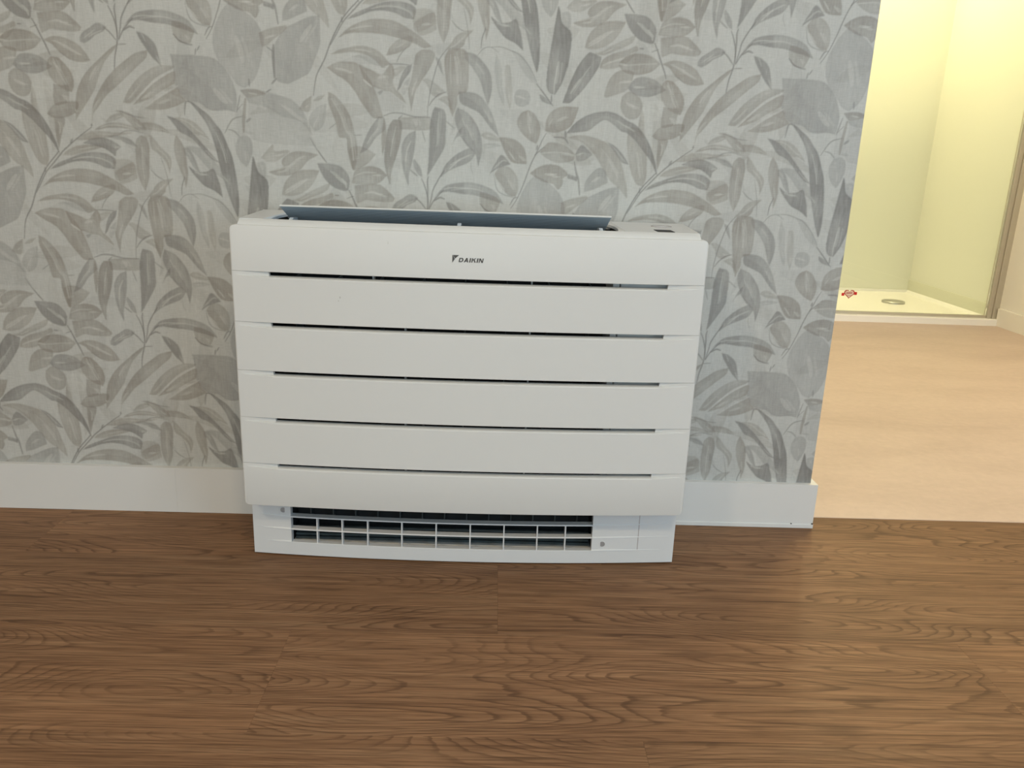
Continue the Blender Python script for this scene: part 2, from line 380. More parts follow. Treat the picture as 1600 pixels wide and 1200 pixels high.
# ------------------------------------------------------------------ wallpaper: one 53 cm repeat, half-drop match
# L tone strength | outline from tip to tip | outline back ;  S tone strength width | line   (units: 0.1 mm)
LEAVES = """
L l 0.75|1039,880 883,695 751,404 729,190 789,-22 926,-187 1033,-323 1110,-430|1239,-488 1377,-373 1468,-214 1546,37 1591,299 1521,524 1398,670 1212,797
L l 0.85|-16,25 253,20 465,15 676,-3 811,-68 957,-233 1030,-386 1085,-572 1085,-730|1050,-890 919,-863 718,-878 586,-859 428,-754 247,-729 107,-608 35,-469 26,-267 12,-143
L l 0.75|2562,726 2377,694 2157,598 1963,490 1805,281 1741,75 1744,-183 1792,-337|1982,-395 2179,-297 2348,-200 2450,-2 2554,258 2569,513
L t 0.5|1515,410 1665,476 1878,530 1992,541|2008,512 1906,417 1771,321 1653,225 1554,206
L l 0.4|1154,-522 1305,-493 1453,-504 1599,-569 1864,-591 2028,-633 2141,-739 2237,-847 2313,-1085 2390,-1293|2447,-1418 1943,-1410 1382,-1361 1284,-1203 1259,-1043 1291,-754 1248,-629
L l 0.55|1154,-522 1453,-504 1864,-591 2158,-739 2316,-1005|2392,-1244 2181,-1010 1850,-925 1605,-791 1309,-722 1248,-629
L t 0.5|1154,-522 1305,-493 1453,-504 1600,-561|1532,-587 1397,-624 1297,-643 1232,-614
S t 0.55 50|1238,-661 1209,-884 1189,-1045 1182,-1222
S g 0.6 43|1759,229 1747,75 1752,-297
S g 0.6 17|1635,201 1746,121
S g 0.6 33|1707,-392 1785,-311
S g 0.6 23|1601,-538 1686,-487
S g 0.5 27|1313,-329 1323,-453
S g 0.5 23|1076,-889 1150,-601
S g 0.5 13|1086,-857 1192,-742
S g 0.5 23|845,-1251 993,-1020 1181,-949
S g 0.5 23|916,-1183 1015,-1212 1095,-1290
S g 0.6 23|163,-970 195,-762 254,-744
S g 0.6 23|416,26 431,118
S g 0.6 20|453,88 500,167
S g 0.6 20|601,338 674,462 740,479
S g 0.6 20|66,341 156,245 281,189 378,170
S g 0.7 22|2419,-563 2484,-234 2629,30 2746,316 2945,678 3167,936 3221,988
S g 0.5 40|1242,-1043 1312,-985
L l 0.5|1199,-1222 1251,-1196 1334,-1217|1357,-1249 1265,-1252
L g 0.8|222,-729 312,-753 438,-843 580,-950 688,-1090 796,-1231 898,-1487 956,-1648 994,-1878 1027,-2193 1032,-2479 1009,-2666|990,-2701 908,-2483 836,-2250 767,-1985 726,-1821 676,-1544 609,-1286 522,-1080 400,-908 293,-785
L t 0.5|-58,-1028 93,-1015 273,-1057 416,-1164 493,-1258|585,-1384 456,-1308 324,-1280 167,-1141 39,-1065
L g 0.7|-155,-992 -24,-1027 119,-1110 261,-1234 369,-1359 509,-1517 603,-1628|730,-1755 582,-1694 440,-1552 299,-1394 188,-1317 58,-1257 -48,-1116
L l 0.6|124,-1498 309,-1499 473,-1551 631,-1725 772,-1902|846,-2082 683,-1971 520,-1861 379,-1701 220,-1560
L g 0.75|167,-1824 313,-1918 483,-1912 605,-1858 665,-1989 714,-2153|744,-2354 597,-2241 432,-2163 321,-2050 227,-1937
L t 0.55|-13,-1308 78,-1434 134,-1595 149,-1841 146,-2007|96,-2225 67,-2043 -3,-1846 -56,-1651 -56,-1439
L g 0.45|106,-1515 205,-1544 294,-1704 336,-1835|378,-1965 251,-1837 177,-1692 114,-1629
S g 0.45 15|10,-2345 31,-2177 86,-2009
L g 0.6|5021,247 5215,203 5385,55 5500,-123 5521,-358|5458,-625 5398,-468 5308,-208 5165,-5 5051,120
L g 0.55|4950,-405 5229,-421 5400,-547 5547,-782|5671,-1141 5496,-971 5322,-763 5123,-664 4981,-589
L l 0.4|5584,227 5674,13 5701,-299 5739,-456|5745,-631 5655,-459 5599,-271 5558,9
L t 0.35|5739,47 5823,34 5865,-214 5882,-451|5848,-691 5773,-454 5748,-219
L l 0.6|5915,-449 5954,-353 6053,-326 6156,-361 6201,-455|6181,-567 6065,-619 5945,-575
S g 0.5 13|5254,184 5351,296 5482,331 5617,251
S g 0.5 17|5499,332 5664,338 5848,283 5982,226 6120,92 6227,-60 6300,-198
L l 0.4|5848,283 6015,228 6191,1 6282,-183|6336,-276 6129,-126 5989,56
S g 0.7 22|6301,-230 6460,-414 6603,-584
S g 0.6 27|6569,-410 6575,-521
L g 0.6|6358,-394 6479,-461|6586,-568 6449,-533 6379,-480
S g 0.45 15|5317,310 5330,463 5376,587 5391,633
L l 0.65|1094,-1301 1028,-1433 1035,-1596 1104,-1725|1201,-1812 1266,-1703 1326,-1521 1310,-1358 1230,-1280
L l 0.6|6677,924 6816,929 6836,718|6758,639 6702,758
L g 0.85|6617,1034 6651,953 6702,758 6823,657 6865,551 6852,274 6815,24 6736,-214|6628,-400 6525,-364 6472,-239 6475,-20 6511,277 6554,586 6584,815
S w 0.6 20|6646,65 6632,-76 6610,-219 6611,-392
L g 0.8|6769,-530 6812,-385 6870,-209 6959,-2 7050,157 7175,301 7241,304|7403,240 7371,91 7265,-85 7126,-279 6984,-442 6887,-525
S w 0.3 20|6958,-285 7082,-107 7221,86
L t 0.4|7259,289 7422,341 7581,440 7822,556|7983,624 7910,483 7669,366 7426,272
L t 0.55|7373,60 7431,202 7591,301 7836,372 7997,440|8035,380 7883,188 7690,80 7524,50
L t 0.42|1455,-1647 1572,-1512 1678,-1410 1706,-1523 1910,-1500|1977,-1522 1855,-1617 1698,-1704 1563,-1701
L t 0.55|2484,-1558 2248,-1517 2028,-1525 1872,-1616 1817,-1717 1848,-1782 1693,-1837|1571,-1882 1722,-1935 1961,-1927 2152,-1821 2294,-1667
S w 0.35 23|1624,-1856 1813,-1808 2054,-1725
L t 0.55|1802,-2267 1853,-2080 1960,-1943 2152,-1837 2459,-1826|2475,-1859 2384,-2029 2260,-2167 2103,-2256 1947,-2287
S w 0.4 23|1863,-2248 2056,-2140 2249,-2000
L t 0.5|7516,-233 7589,-73 7749,38 7973,20|7969,-111 7883,-272 7693,-358 7499,-405
L t 0.65|8437,167 8288,278 8062,321 7843,275|7699,140 7806,14 8033,-30 8253,17 8360,86
S w 0.35 22|7799,118 8075,148 8367,170
L g 0.55|8571,-247 8375,-96 8175,-51 8009,-84|7895,-245 8030,-346 8258,-378 8450,-318 8531,-275
L t 0.5|7807,-381 7941,-296 8118,-396|8185,-526 8141,-688 8033,-760 7889,-724 7792,-567
L t 0.65|8557,-90 8685,-111 8809,-238 8894,-394 8895,-554|8848,-663 8671,-589 8516,-435 8475,-277 8505,-144
S w 0.35 22|8578,-168 8704,-322
L t 0.6|8464,168 8627,226 8795,219 8999,136 9120,36|9227,-131 9056,-164 8884,-130 8704,-6 8610,95
S w 0.3 22|8806,103 9072,-45
S g 0.4 17|8704,-6 8884,-130
L t 0.55|8406,591 8592,611 8841,620 9019,498|9128,387 9064,320 8785,322 8616,342 8509,299 8439,297
S w 0.4 22|8773,458 8912,451
L t 0.6|8356,627 8421,833 8566,909 8729,926 8871,888|8992,778 8838,645 8676,609 8481,612
S w 0.4 22|8401,744 8574,813 8795,817
L g 0.65|7752,947 7958,947 8153,911 8272,802 8324,677|8297,497 8215,489 8045,539 7897,661 7803,810
S w 0.4 39|8184,697 8245,623 8265,547
L t 0.55|8792,1137 8668,994 8513,887 8377,857|8349,1032 8322,1181 8425,1260 8591,1241
S g 0.7 17|7777,1161 7839,1063 7915,965
S g 0.7 25|8311,498 8361,397 8448,193 8517,40 8554,-64
S g 0.6 25|8055,404 8125,401
S g 0.5 19|8267,355 8389,398
L t 0.65|2681,-493 2780,-537 2878,-628 2976,-752 3057,-893 3104,-1068 3143,-1261 3168,-1439 3154,-1604|3107,-1820 3042,-1674 2995,-1462 2982,-1266 2847,-1239 2802,-1014 2739,-840 2677,-667
S g 0.5 17|3127,-1204 3245,-1195
S g 0.4 20|2682,-1107 2802,-1014
L t 0.6|2857,371 3024,530 3216,638 3434,701 3651,709 3868,675 4086,569 4250,474|4471,304 4333,273 4169,344 3922,411 3649,464 3377,480 3104,469 2967,431
L g 0.65|3027,681 3164,786 3382,882 3599,965 3815,998 4032,981 4194,900|4168,724 4004,743 3842,812 3652,842 3435,822 3217,738
L t 0.35|4140,873 4357,906 4520,837|4522,661 4332,553 4168,547
L t 0.65|2659,-92 2826,-16 3008,9 3189,-19 3335,-176 3465,-391 3546,-609 3611,-830|3627,-893 3459,-900 3343,-776 3229,-621 3115,-435 2985,-299 2805,-196
L t 0.55|2730,111 2880,194 3045,238 3259,269 3439,245 3603,159 3701,54|3767,-5 3684,-39 3601,-58 3470,61 3323,133 3126,164 2928,142
L l 0.5|3092,94 3257,115 3437,91 3569,3|3684,-55 3535,-45 3371,11 3240,84
L t 0.65|3205,-26 3402,-96 3600,-175 3700,-70 3767,-5 3816,-65 3824,-190 3799,-285 3848,-409 3948,-500|4031,-639 3914,-564 3764,-459 3631,-432 3498,-390 3432,-376 3301,-264
S w 0.7 27|3292,-272 3366,-332 3432,-380
L g 0.45|3531,-467 3598,-433|3631,-448 3572,-513
L t 0.6|3685,131 3735,241 3834,352 3950,417 4130,454|4130,347 4081,284 3949,203 3801,151
S g 0.5 17|3866,30 3933,156 4032,267
S g 0.55 20|3734,-6 3899,0 4081,-9
L g 0.65|4131,8 4015,-58 3932,-217 3898,-344|3864,-455 3931,-374 3998,-246 4098,-117
L t 0.4|3800,-82 3916,-38 4015,-42|3965,-107 3865,-188 3816,-190
L t 0.62|4295,246 4196,165 4164,10 4115,-242 4065,-401 4081,-558|4124,-764 4149,-603 4198,-427 4298,-251 4380,-138 4462,-10 4511,100 4526,193 4427,251
L g 0.5|4527,147 4627,73|4679,-158 4595,-21
L l 0.5|3981,-309 4031,-260 4098,-211|4065,-369 3998,-498 3948,-452
L t 0.4|4297,-235 4414,-215 4565,-304|4716,-424 4567,-509 4449,-450 4415,-356 4348,-265
S g 0.55 23|4434,-657 4500,-559 4616,-460 4733,-424
L t 0.45|4584,-540 4734,-487 4819,-595|4855,-753 4753,-645
S g 0.6 17|4402,-866 4417,-641 4465,-355 4562,-7 4626,135 4724,262
L t 0.6|5179,593 5015,564 4885,483 4805,373|4707,261 4856,275 4938,270 5019,350 5051,443
L t 0.65|4757,263 4889,284 5037,274 5098,152 5111,-111 5084,-395 4934,-464 4920,-623|4848,-834 4787,-676 4750,-439 4713,-157 4693,107
S w 0.35 17|4799,188 4794,-45 4814,-279
S w 0.25 27|4906,223 4934,38
L g 0.62|4927,-671 5125,-770 5299,-1005 5378,-1328|5315,-1674 5253,-1442 5079,-1284 4933,-1019 4887,-832
S w 0.5 19|5014,-854 5073,-1000
L g 0.6|5017,-989 4934,-1100|4838,-1320 4907,-1195 4991,-1125
S g 0.4 14|4963,-1126 5136,-1310
L t 0.4|3891,-881 4087,-861 4452,-853 4454,-1057|3919,-1076 3899,-975
L g 0.65|4535,-672 4718,-758 4729,-1161 4711,-1352 4572,-1603|4403,-1872 4429,-1581 4441,-1307 4453,-982 4493,-766
S w 0.25 19|4603,-1084 4606,-1301
L t 0.62|3807,-911 3947,-946 3932,-1243 3861,-1519 3774,-1769|3739,-2035 3674,-1828 3639,-1554 3679,-1198 3736,-1008
L g 0.25|3807,-911 3947,-946 3932,-1243 3861,-1519 3774,-1769|3739,-2035 3674,-1828 3639,-1554 3679,-1198 3736,-1008
S w 0.4 17|3848,-1030 3811,-1194 3777,-1303
L g 0.55|4200,-1085 4187,-1316 4145,-1591 4088,-1814|4074,-2051 3988,-1817 3946,-1543 3960,-1324 4059,-1158
S w 0.5 28|4116,-1264 4045,-1430 4017,-1623
L g 0.55|3555,-867 3639,-890 3671,-1064 3495,-1232 3352,-1427|3209,-1514 3297,-1266 3413,-1046
L t 0.6|3639,-877 3679,-1117 3658,-1335|3605,-1555 3594,-1201
S g 0.55 22|3639,-856 3779,-805 3919,-800 4087,-834 4200,-852 4452,-853
S g 0.5 22|3891,-900 3961,-839
S g 0.5 19|4313,-1081 4370,-1269
S g 0.4 25|4734,-905 4876,-1021
L l 0.6|2637,-687 2468,-759 2353,-897 2321,-1005|2428,-1162 2542,-1104 2617,-940
L t 0.45|2391,-564 2249,-661|2161,-797 2299,-845 2370,-790
L t 0.4|2402,-656 2502,-573|2627,-542 2528,-638
S w 0.35 22|2391,-577 2372,-736 2317,-951 2319,-1085
S g 0.5 17|2340,-1273 2447,-1459 2625,-1686
L t 0.62|6168,-666 6289,-734 6381,-891 6403,-1020 6375,-1151|6336,-1234 6206,-1174 6064,-1048 5983,-906 6004,-792 6068,-710
S w 0.35 20|6170,-706 6227,-865
L t 0.68|6488,-1017 6489,-855 6559,-708 6689,-615 6806,-587 6975,-589|7056,-586 7003,-772 6926,-920 6777,-1007 6625,-1032
S w 0.35 20|6551,-901 6614,-802
L t 0.55|7964,-899 8066,-896 8191,-956 8297,-1214 8337,-1610 8334,-1777|8284,-1913 8157,-1850 8055,-1653 7984,-1390 7949,-1161
L t 0.5|8185,-569 8222,-712 8250,-954|8269,-1084 8139,-958 8141,-764
L t 0.5|6885,-1109 7053,-1062 7224,-1064 7432,-1114 7608,-1189 7774,-1348 7892,-1559 7961,-1790 8008,-1957|8021,-2126 7869,-1961 7704,-1833 7552,-1637 7437,-1459 7290,-1299 7128,-1174
S w 0.25 20|7494,-1275 7661,-1451 7816,-1695
L g 0.65|7589,-1157 7749,-1233 7896,-1376|8012,-1538 7870,-1493 7737,-1316
L g 0.8|6856,-1036 6991,-870 7154,-751 7353,-671 7571,-643 7744,-681 7921,-780 8098,-862 8265,-1035 8405,-1276 8495,-1521|8537,-1720 8404,-1474 8214,-1250 8082,-1107 7937,-998 7833,-969 7688,-861 7530,-786 7383,-872 7253,-974 7067,-1013
L t 0.52|6403,-1380 6483,-1278 6549,-1210 6702,-1205 6858,-1249 6983,-1343|7029,-1390 7009,-1490 6840,-1546 6667,-1535 6527,-1474
S w 0.45 20|6420,-1395 6676,-1367 6934,-1377
L g 0.55|7038,-1390 7083,-1290 7165,-1229|7347,-1387 7215,-1483 7079,-1504
L t 0.6|6247,-1749 6346,-1663 6481,-1600 6618,-1579 6774,-1606 6900,-1710|6929,-1759 6837,-1812 6841,-1896 6769,-2008 6669,-1919 6512,-1891 6371,-1829
S w 0.4 20|6558,-1772 6729,-1741
L g 0.65|6928,-1734 7006,-1756 7095,-1787|7090,-1862 7011,-1832 6923,-1809
S g 0.65 20|5924,-2368 6038,-2177 6149,-1903 6211,-1717 6273,-1549 6336,-1415 6382,-1315 6444,-1165 6507,-1049
S g 0.6 20|6319,-1432 6483,-1278
S g 0.6 30|6349,-1332 6363,-1266
S g 0.6 33|7155,-2088 7114,-1820 7074,-1721 7028,-1523
S g 0.6 30|6899,-1206 6817,-1119 6646,-1109
S g 0.6 37|6851,-1102 6837,-1005
L g 0.45|7231,-2034 7239,-1882 7333,-1728 7481,-1606 7607,-1685|7654,-1868 7536,-1922 7367,-1996
L t 0.4|5345,-1131 5403,-1072 5487,-1069 5608,-1122|5730,-1207 5611,-1211 5457,-1192
L l 0.5|5391,-1268 5560,-1245|5732,-1288 5563,-1327 5410,-1349
L t 0.62|5668,-1144 5813,-1147 5967,-1182 6108,-1291 6165,-1437|6180,-1586 6051,-1590 5913,-1562 5805,-1434 5732,-1288
S w 0.5 23|5846,-1375 5963,-1527
L g 0.65|5516,-1800 5573,-1673 5622,-1589 5729,-1445|5897,-1604 5795,-1632 5659,-1687 5575,-1740
L t 0.6|5610,-1772 5693,-1669 5829,-1639 5953,-1726 6027,-1857 6041,-2025|6003,-2161 5863,-2132 5738,-2002 5647,-1871
S w 0.5 23|5657,-1887 5791,-2042
S g 0.5 17|5602,-1805 5652,-2021 5759,-2119 5986,-2179
L g 0.6|-769,413 -589,620 -395,689 -125,712 139,660 346,555|493,346 308,403 122,446 -36,490 -277,507 -516,535 -681,491
S w 0.3 19|-459,570 -134,607
L t 0.5|49,544 209,525 416,407|347,202 159,220 62,368
S g 0.5 17|60,343 186,221 374,190
S g 0.7 23|9623,-251 9652,-44 9711,178 9719,411 9662,625 9607,745
S g 0.7 23|9721,318 9720,550 9712,703 9728,781
S g 0.65 23|9740,225 9786,414 9818,569 9929,773 10014,898
S g 0.65 23|9742,210 9839,385 10003,561
S g 0.65 30|9841,369 9935,427 10021,407
S g 0.65 23|9691,208 9594,329 9502,403
S g 0.6 17|9716,139 9858,148
L g 0.6|9552,405 9481,449 9387,468 9269,394 9143,312 9084,232|9083,154 9160,142 9271,208 9348,273 9492,341
S w 0.4 23|9235,238 9329,296 9458,347
L g 0.55|9471,1082 9538,1001 9599,898|9622,761 9541,819 9480,923 9452,1028
S g 0.5 30|9410,883 9528,788
L g 0.58|4632,-1884 4715,-1681 4850,-1528 5019,-1407 5171,-1352|5259,-1447 5159,-1583 4972,-1672 4785,-1762
S w 0.45 23|4802,-1728 4886,-1642 4987,-1556
S g 0.4 10|5176,-1582 5187,-1698 5224,-1796
L g 0.65|10043,361 10183,320 10313,215 10372,76|10427,-190 10295,-52 10173,116 10090,254
S w 0.3 20|10131,333 10198,195
L t 0.6|9715,146 9626,33 9475,-130 9375,-308 9293,-502 9207,-666|8873,-1117 8888,-904 8933,-660 9048,-431 9184,-267 9370,-102 9556,54
L t 0.58|10213,71 10177,-57 10008,-205 9823,-371 9652,-522 9448,-690 9296,-874 9189,-1008|9139,-1198 9192,-861 9292,-663 9425,-466 9593,-284 9780,-134 10000,16
L t 0.5|34,-168 -197,-164 -424,-263 -629,-426 -784,-614|-884,-801 -718,-795 -506,-577 -268,-360 17,-208
L t 0.6|-721,-835 -510,-630 -244,-398 41,-258|31,-453 -175,-565 -437,-732
L t 0.55|-534,-894 -299,-727 -67,-588 80,-530 122,-633|211,-735 -33,-850 -258,-898
S w 0.35 28|-747,-809 -359,-468 30,-225
S w 0.35 33|-475,-852 -210,-658 78,-491
L t 0.6|-2216,-1034 -2073,-871 -1846,-810 -1656,-829|-1701,-989 -1876,-1075 -2099,-1096
L t 0.5|-2047,-529 -1926,-551 -1792,-572|-1822,-835 -2059,-870
L t 0.58|-2098,-1083 -1921,-1103 -2013,-1428|-2071,-1619 -2097,-1431
L w 0.3|-2405,-452 -2226,-432 -2051,-452|-2087,-753 -2281,-778 -2429,-752
S g 0.65 23|8040,-2381 8133,-2224 8257,-2016 8401,-1859 8545,-1703 8673,-1581 8753,-1512 8931,-1373 9125,-1234
S g 0.55 33|8736,-1513 8773,-1445
S g 0.55 27|8240,-2016 8242,-1932
S g 0.6 30|9132,-1217 9137,-1176
L t 0.55|8581,-1718 8677,-1631 8844,-1559 9015,-1528 9188,-1530|9313,-1559 9161,-1606 8958,-1663 8754,-1712
L t 0.5|8835,-1459 8948,-1372 9131,-1300 9338,-1293 9512,-1303|9857,-1299 9519,-1369 9315,-1409 9042,-1452
L g 0.75|8943,-1505 9092,-1434 9245,-1403 9385,-1415 9531,-1485|9615,-1548 9527,-1618 9501,-1703 9407,-1639 9297,-1576 9119,-1532
L t 0.52|9164,-1282 9261,-1213 9427,-1149 9598,-1135 9809,-1177 9937,-1238|10029,-1285 9817,-1243 9607,-1225 9418,-1232 9283,-1261
L g 0.5|9382,-1390 9517,-1352 9693,-1379 9802,-1425|9901,-1538 9740,-1494 9595,-1433
S g 0.5 20|9601,-1333 9700,-1280 9854,-1266 10013,-1302
L t 0.45|9375,-1143 9467,-1041 9582,-988 9667,-977|9707,-1033 9593,-1086 9476,-1123
L t 0.5|9543,-941 9680,-936 9822,-980 9934,-1058 10010,-1121|10094,-1249 9920,-1239 9806,-1144 9707,-1033 9632,-970
S g 0.5 17|9646,-945 9913,-1026 10088,-1044
L t 0.55|9983,-1336 10075,-1383 10111,-1548 10087,-1800 10064,-2055|9976,-2298 9894,-2112 9853,-1893 9860,-1640 9888,-1422
L t 0.5|10119,-1315 10196,-1378 10319,-1540 10459,-1686 10473,-1804|10423,-1975 10384,-1790 10261,-1643 10146,-1547
L t 0.5|10010,-1121 10165,-1115 10326,-1159|10487,-1277 10338,-1266 10180,-1246 10056,-1218
L t 0.4|9461,-1991 9574,-1902 9809,-1810|9856,-2079 9688,-2153 9549,-2175 9504,-2074
S g 0.5 20|10109,-1918 10200,-2016 10313,-2081
S g 0.5 13|10417,-2368 10379,-2044 10304,-1709
"""
TILE = 0.53
TX, TZ = -0.5271, 0.8495
NT = 760                                            # raster cells across one repeat


def catmull(pts, n=7):
    p = np.array(pts, float)
    if len(p) < 3:
        return p
    q = np.vstack([2 * p[0] - p[1], p, 2 * p[-1] - p[-2]])
    out = []
    for i in range(1, len(q) - 2):
        t = np.linspace(0, 1, n, endpoint=False)[:, None]
        a, b, c, d = q[i - 1], q[i], q[i + 1], q[i + 2]
        out.append(0.5 * (2 * b + (c - a) * t + (2 * a - 5 * b + 4 * c - d) * t ** 2 + (3 * b - a - 3 * c + d) * t ** 3))
    out.append(p[-1:])
    return np.vstack(out)


def blur(a, r):
    k = np.ones(2 * r + 1) / (2 * r + 1)
    for ax in (0, 1):
        a = np.apply_along_axis(lambda v: np.convolve(v, k, 'same'), ax, a)
    return a


def value_noise(rng, shape, sx, sz):
    g = rng.random((int(shape[0] / sz) + 3, int(shape[1] / sx) + 3))
    zi = np.arange(shape[0]) / sz
    xi = np.arange(shape[1]) / sx
    z0, x0 = zi.astype(int), xi.astype(int)
    fz, fx = (zi - z0)[:, None], (xi - x0)[None, :]
    fz, fx = fz * fz * (3 - 2 * fz), fx * fx * (3 - 2 * fx)
    return ((g[z0][:, x0] * (1 - fx) + g[z0][:, x0 + 1] * fx) * (1 - fz)
            + (g[z0 + 1][:, x0] * (1 - fx) + g[z0 + 1][:, x0 + 1] * fx) * fz)


def paint_repeat():
    rng = np.random.default_rng(5)
    cell = TILE / NT
    img = np.empty((NT, NT, 3))
    img[:] = (0.500, 0.506, 0.486)                   # pearl ground
    tones = {'g': np.array((0.195, 0.189, 0.180)), 't': np.array((0.248, 0.225, 0.194)),
             'l': np.array((0.310, 0.308, 0.298)), 'w': np.array((0.56, 0.565, 0.535))}

    def stamp(mask_fn, lo, hi, tone, alpha, soft, edge):
        # lo, hi: bounds in metres; the repeat is painted at every lattice place that reaches the tile
        pad = 9 * cell
        seed = int(rng.integers(1 << 30))
        for ci in range(-3, 4):
            for cj in range(-4, 5):
                dx, dz = ci * TILE, cj * TILE + (ci % 2) * TILE / 2
                x0, x1 = lo[0] + dx - pad, hi[0] + dx + pad
                z0, z1 = lo[1] + dz - pad, hi[1] + dz + pad
                if x1 < 0 or z1 < 0 or x0 > TILE or z0 > TILE:
                    continue
                # whole patch, then cut to the tile
                i0, i1 = int(math.floor(x0 / cell)), int(math.ceil(x1 / cell))
                j0, j1 = int(math.floor(z0 / cell)), int(math.ceil(z1 / cell))
                X = (np.arange(i0, i1) + 0.5) * cell - dx
                Zc = (np.arange(j0, j1) + 0.5) * cell - dz
                gx, gz = np.meshgrid(X, Zc)
                m = mask_fn(gx, gz).astype(float)
                if soft:
                    inner = blur(m, 7)
                    m = blur(m, 1)
                    r = np.random.default_rng(seed)
                    tex = (0.62 + 0.58 * value_noise(r, m.shape, 34, 46)) * (0.82 + 0.36 * value_noise(r, m.shape, 3, 26))
                    m = m * np.clip(tex + edge * (1 - inner), 0, 1.15)
                a0, a1 = max(i0, 0), min(i1, NT)
                b0, b1 = max(j0, 0), min(j1, NT)
                if a1 <= a0 or b1 <= b0:
                    continue
                mm = np.clip(m[b0 - j0:b1 - j0, a0 - i0:a1 - i0] * alpha, 0, 1)[..., None]
                img[b0:b1, a0:a1] = img[b0:b1, a0:a1] * (1 - mm) + tone * mm

    def leaf(poly, tone, alpha, edge):
        def fn(gx, gz):
            ins = np.zeros(gx.shape, bool)
            for (xa, za), (xb, zb) in zip(poly, np.roll(poly, -1, 0)):
                if za == zb:
                    continue
                ins ^= ((za > gz) != (zb > gz)) & (gx < (xb - xa) * (gz - za) / (zb - za) + xa)
            return ins
        stamp(fn, poly.min(0), poly.max(0), tone, min(alpha, 0.97), True, edge)

    def stroke(line, w, tone, alpha):
        def fn(gx, gz):
            d = np.full(gx.shape, 9.0)
            n = len(line) - 1
            for k in range(n):
                p, q = line[k], line[k + 1]
                v = q - p
                L = max((v ** 2).sum(), 1e-12)
                t = np.clip(((gx - p[0]) * v[0] + (gz - p[1]) * v[1]) / L, 0, 1)
                s = (k + t) / n
                ww = w * (1.0 - 0.45 * np.abs(2 * s - 1) ** 2)
                d = np.minimum(d, np.hypot(gx - p[0] - t * v[0], gz - p[1] - t * v[1]) - ww)
            return np.clip(0.5 - d / cell, 0, 1)
        stamp(fn, line.min(0) - w, line.max(0) + w, tone, alpha, False, 0)

    # pale ghost foliage washed in behind the print
    for k in range(46):
        c0 = rng.uniform(0, TILE, 2)
        ang, ln_, wd = rng.uniform(0, 2 * math.pi), rng.uniform(0.05, 0.13), rng.uniform(0.012, 0.034)
        dv_ = np.array((math.cos(ang), math.sin(ang)))
        nv_ = np.array((-dv_[1], dv_[0]))
        bend = rng.uniform(-0.2, 0.2) * ln_
        s_ = np.linspace(0, 1, 12)
        ctr = c0 + np.outer(s_ * ln_, dv_) + np.outer(np.sin(math.pi * s_) * bend, nv_)
        off = np.outer(np.sin(math.pi * s_) ** 0.8 * wd / 2, nv_)
        leaf(np.vstack([ctr + off, (ctr - off)[::-1]]), tones['t' if k % 2 else 'l'], rng.uniform(0.10, 0.24), 0.4)

    for ln in LEAVES.strip().splitlines():
        head, *rest = ln.split('|')
        head = head.split()
        rd = lambda s: [tuple(float(v) * 1e-4 for v in q.split(',')) for q in s.split()]
        tone, alpha = tones[head[1]], float(head[2])
        if head[0] == 'L':
            a, b = rd(rest[0]), rd(rest[1])
            ca, cb = catmull(a + b[:1]), catmull(b + a[:1])
            tone = tone * (0.93 + 0.14 * rng.random())
            al = alpha * (0.72 if head[1] == 'l' else 0.86)
            leaf(np.vstack([ca, cb]), tone, al, 0.35)
            # the far half of the blade a second wash, and a dry-brush light along the midrib
            n = 16
            pick = lambda c: c[np.linspace(0, len(c) - 1, n).round().astype(int)]
            mid = (pick(ca) + pick(cb)[::-1]) / 2
            half = ca if rng.random() < 0.5 else cb[::-1]
            leaf(np.vstack([half, mid[::-1]]), tone * 0.92, al * 0.30, 0.1)
            wid = np.linalg.norm(pick(ca) - pick(cb)[::-1], axis=1).max()
            if wid > 0.012:
                lo_, hi_ = sorted(rng.uniform(0.15, 0.95, 2) * n)
                seg = mid[int(lo_):max(int(hi_), int(lo_) + 4)]
                if len(seg) > 2:
                    stroke(seg, wid * 0.055, tones['w'], 0.38)
                    stroke(seg + np.array((wid * 0.12, 0.0)), wid * 0.03, tones['w'], 0.25)
        else:
            stroke(catmull(rd(rest[0])), float(head[3]) * 0.58e-4, tone, alpha)
    # watercolour mottle of the whole print, wrapped at the repeat
    t = value_noise(rng, (NT, NT), 5, 60) - 0.5
    img *= (1 + 0.05 * t)[..., None]
    return img


def grid_block(xs, zs, img):
    """vertices, quads and colours of one rectangular block of wallpaper"""
    gx, gz = np.meshgrid(xs, zs)
    co = np.stack([gx.ravel(), np.zeros(gx.size), gz.ravel()], 1)
    col = np.floor((gx - TX) / TILE).astype(int)
    u = gx - TX - col * TILE
    v = (gz - TZ - (col % 2) * TILE / 2) % TILE
    i = np.minimum((u / TILE * NT).astype(int), NT - 1)
    j = np.minimum((v / TILE * NT).astype(int), NT - 1)
    i2, j2 = np.minimum(i + 1, NT - 1), (j + 1) % NT
    c = (img[j, i] + img[j, i2] + img[j2, i] + img[j2, i2]) / 4
    nz, nx = gx.shape
    k = np.arange(nz * nx).reshape(nz, nx)
    q = np.stack([k[:-1, :-1], k[:-1, 1:], k[1:, 1:], k[1:, :-1]], -1).reshape(-1, 4)
    return co, q, c.reshape(-1, 3)


def span(a, b, step):
    n = max(int(round((b - a) / step)), 1)
    return np.linspace(a, b, n + 1)


WALL_END = 0.6850
ROOM_L, ROOM_R, ROOM_B, CEIL = -3.0, 4.0, -3.4, 2.5


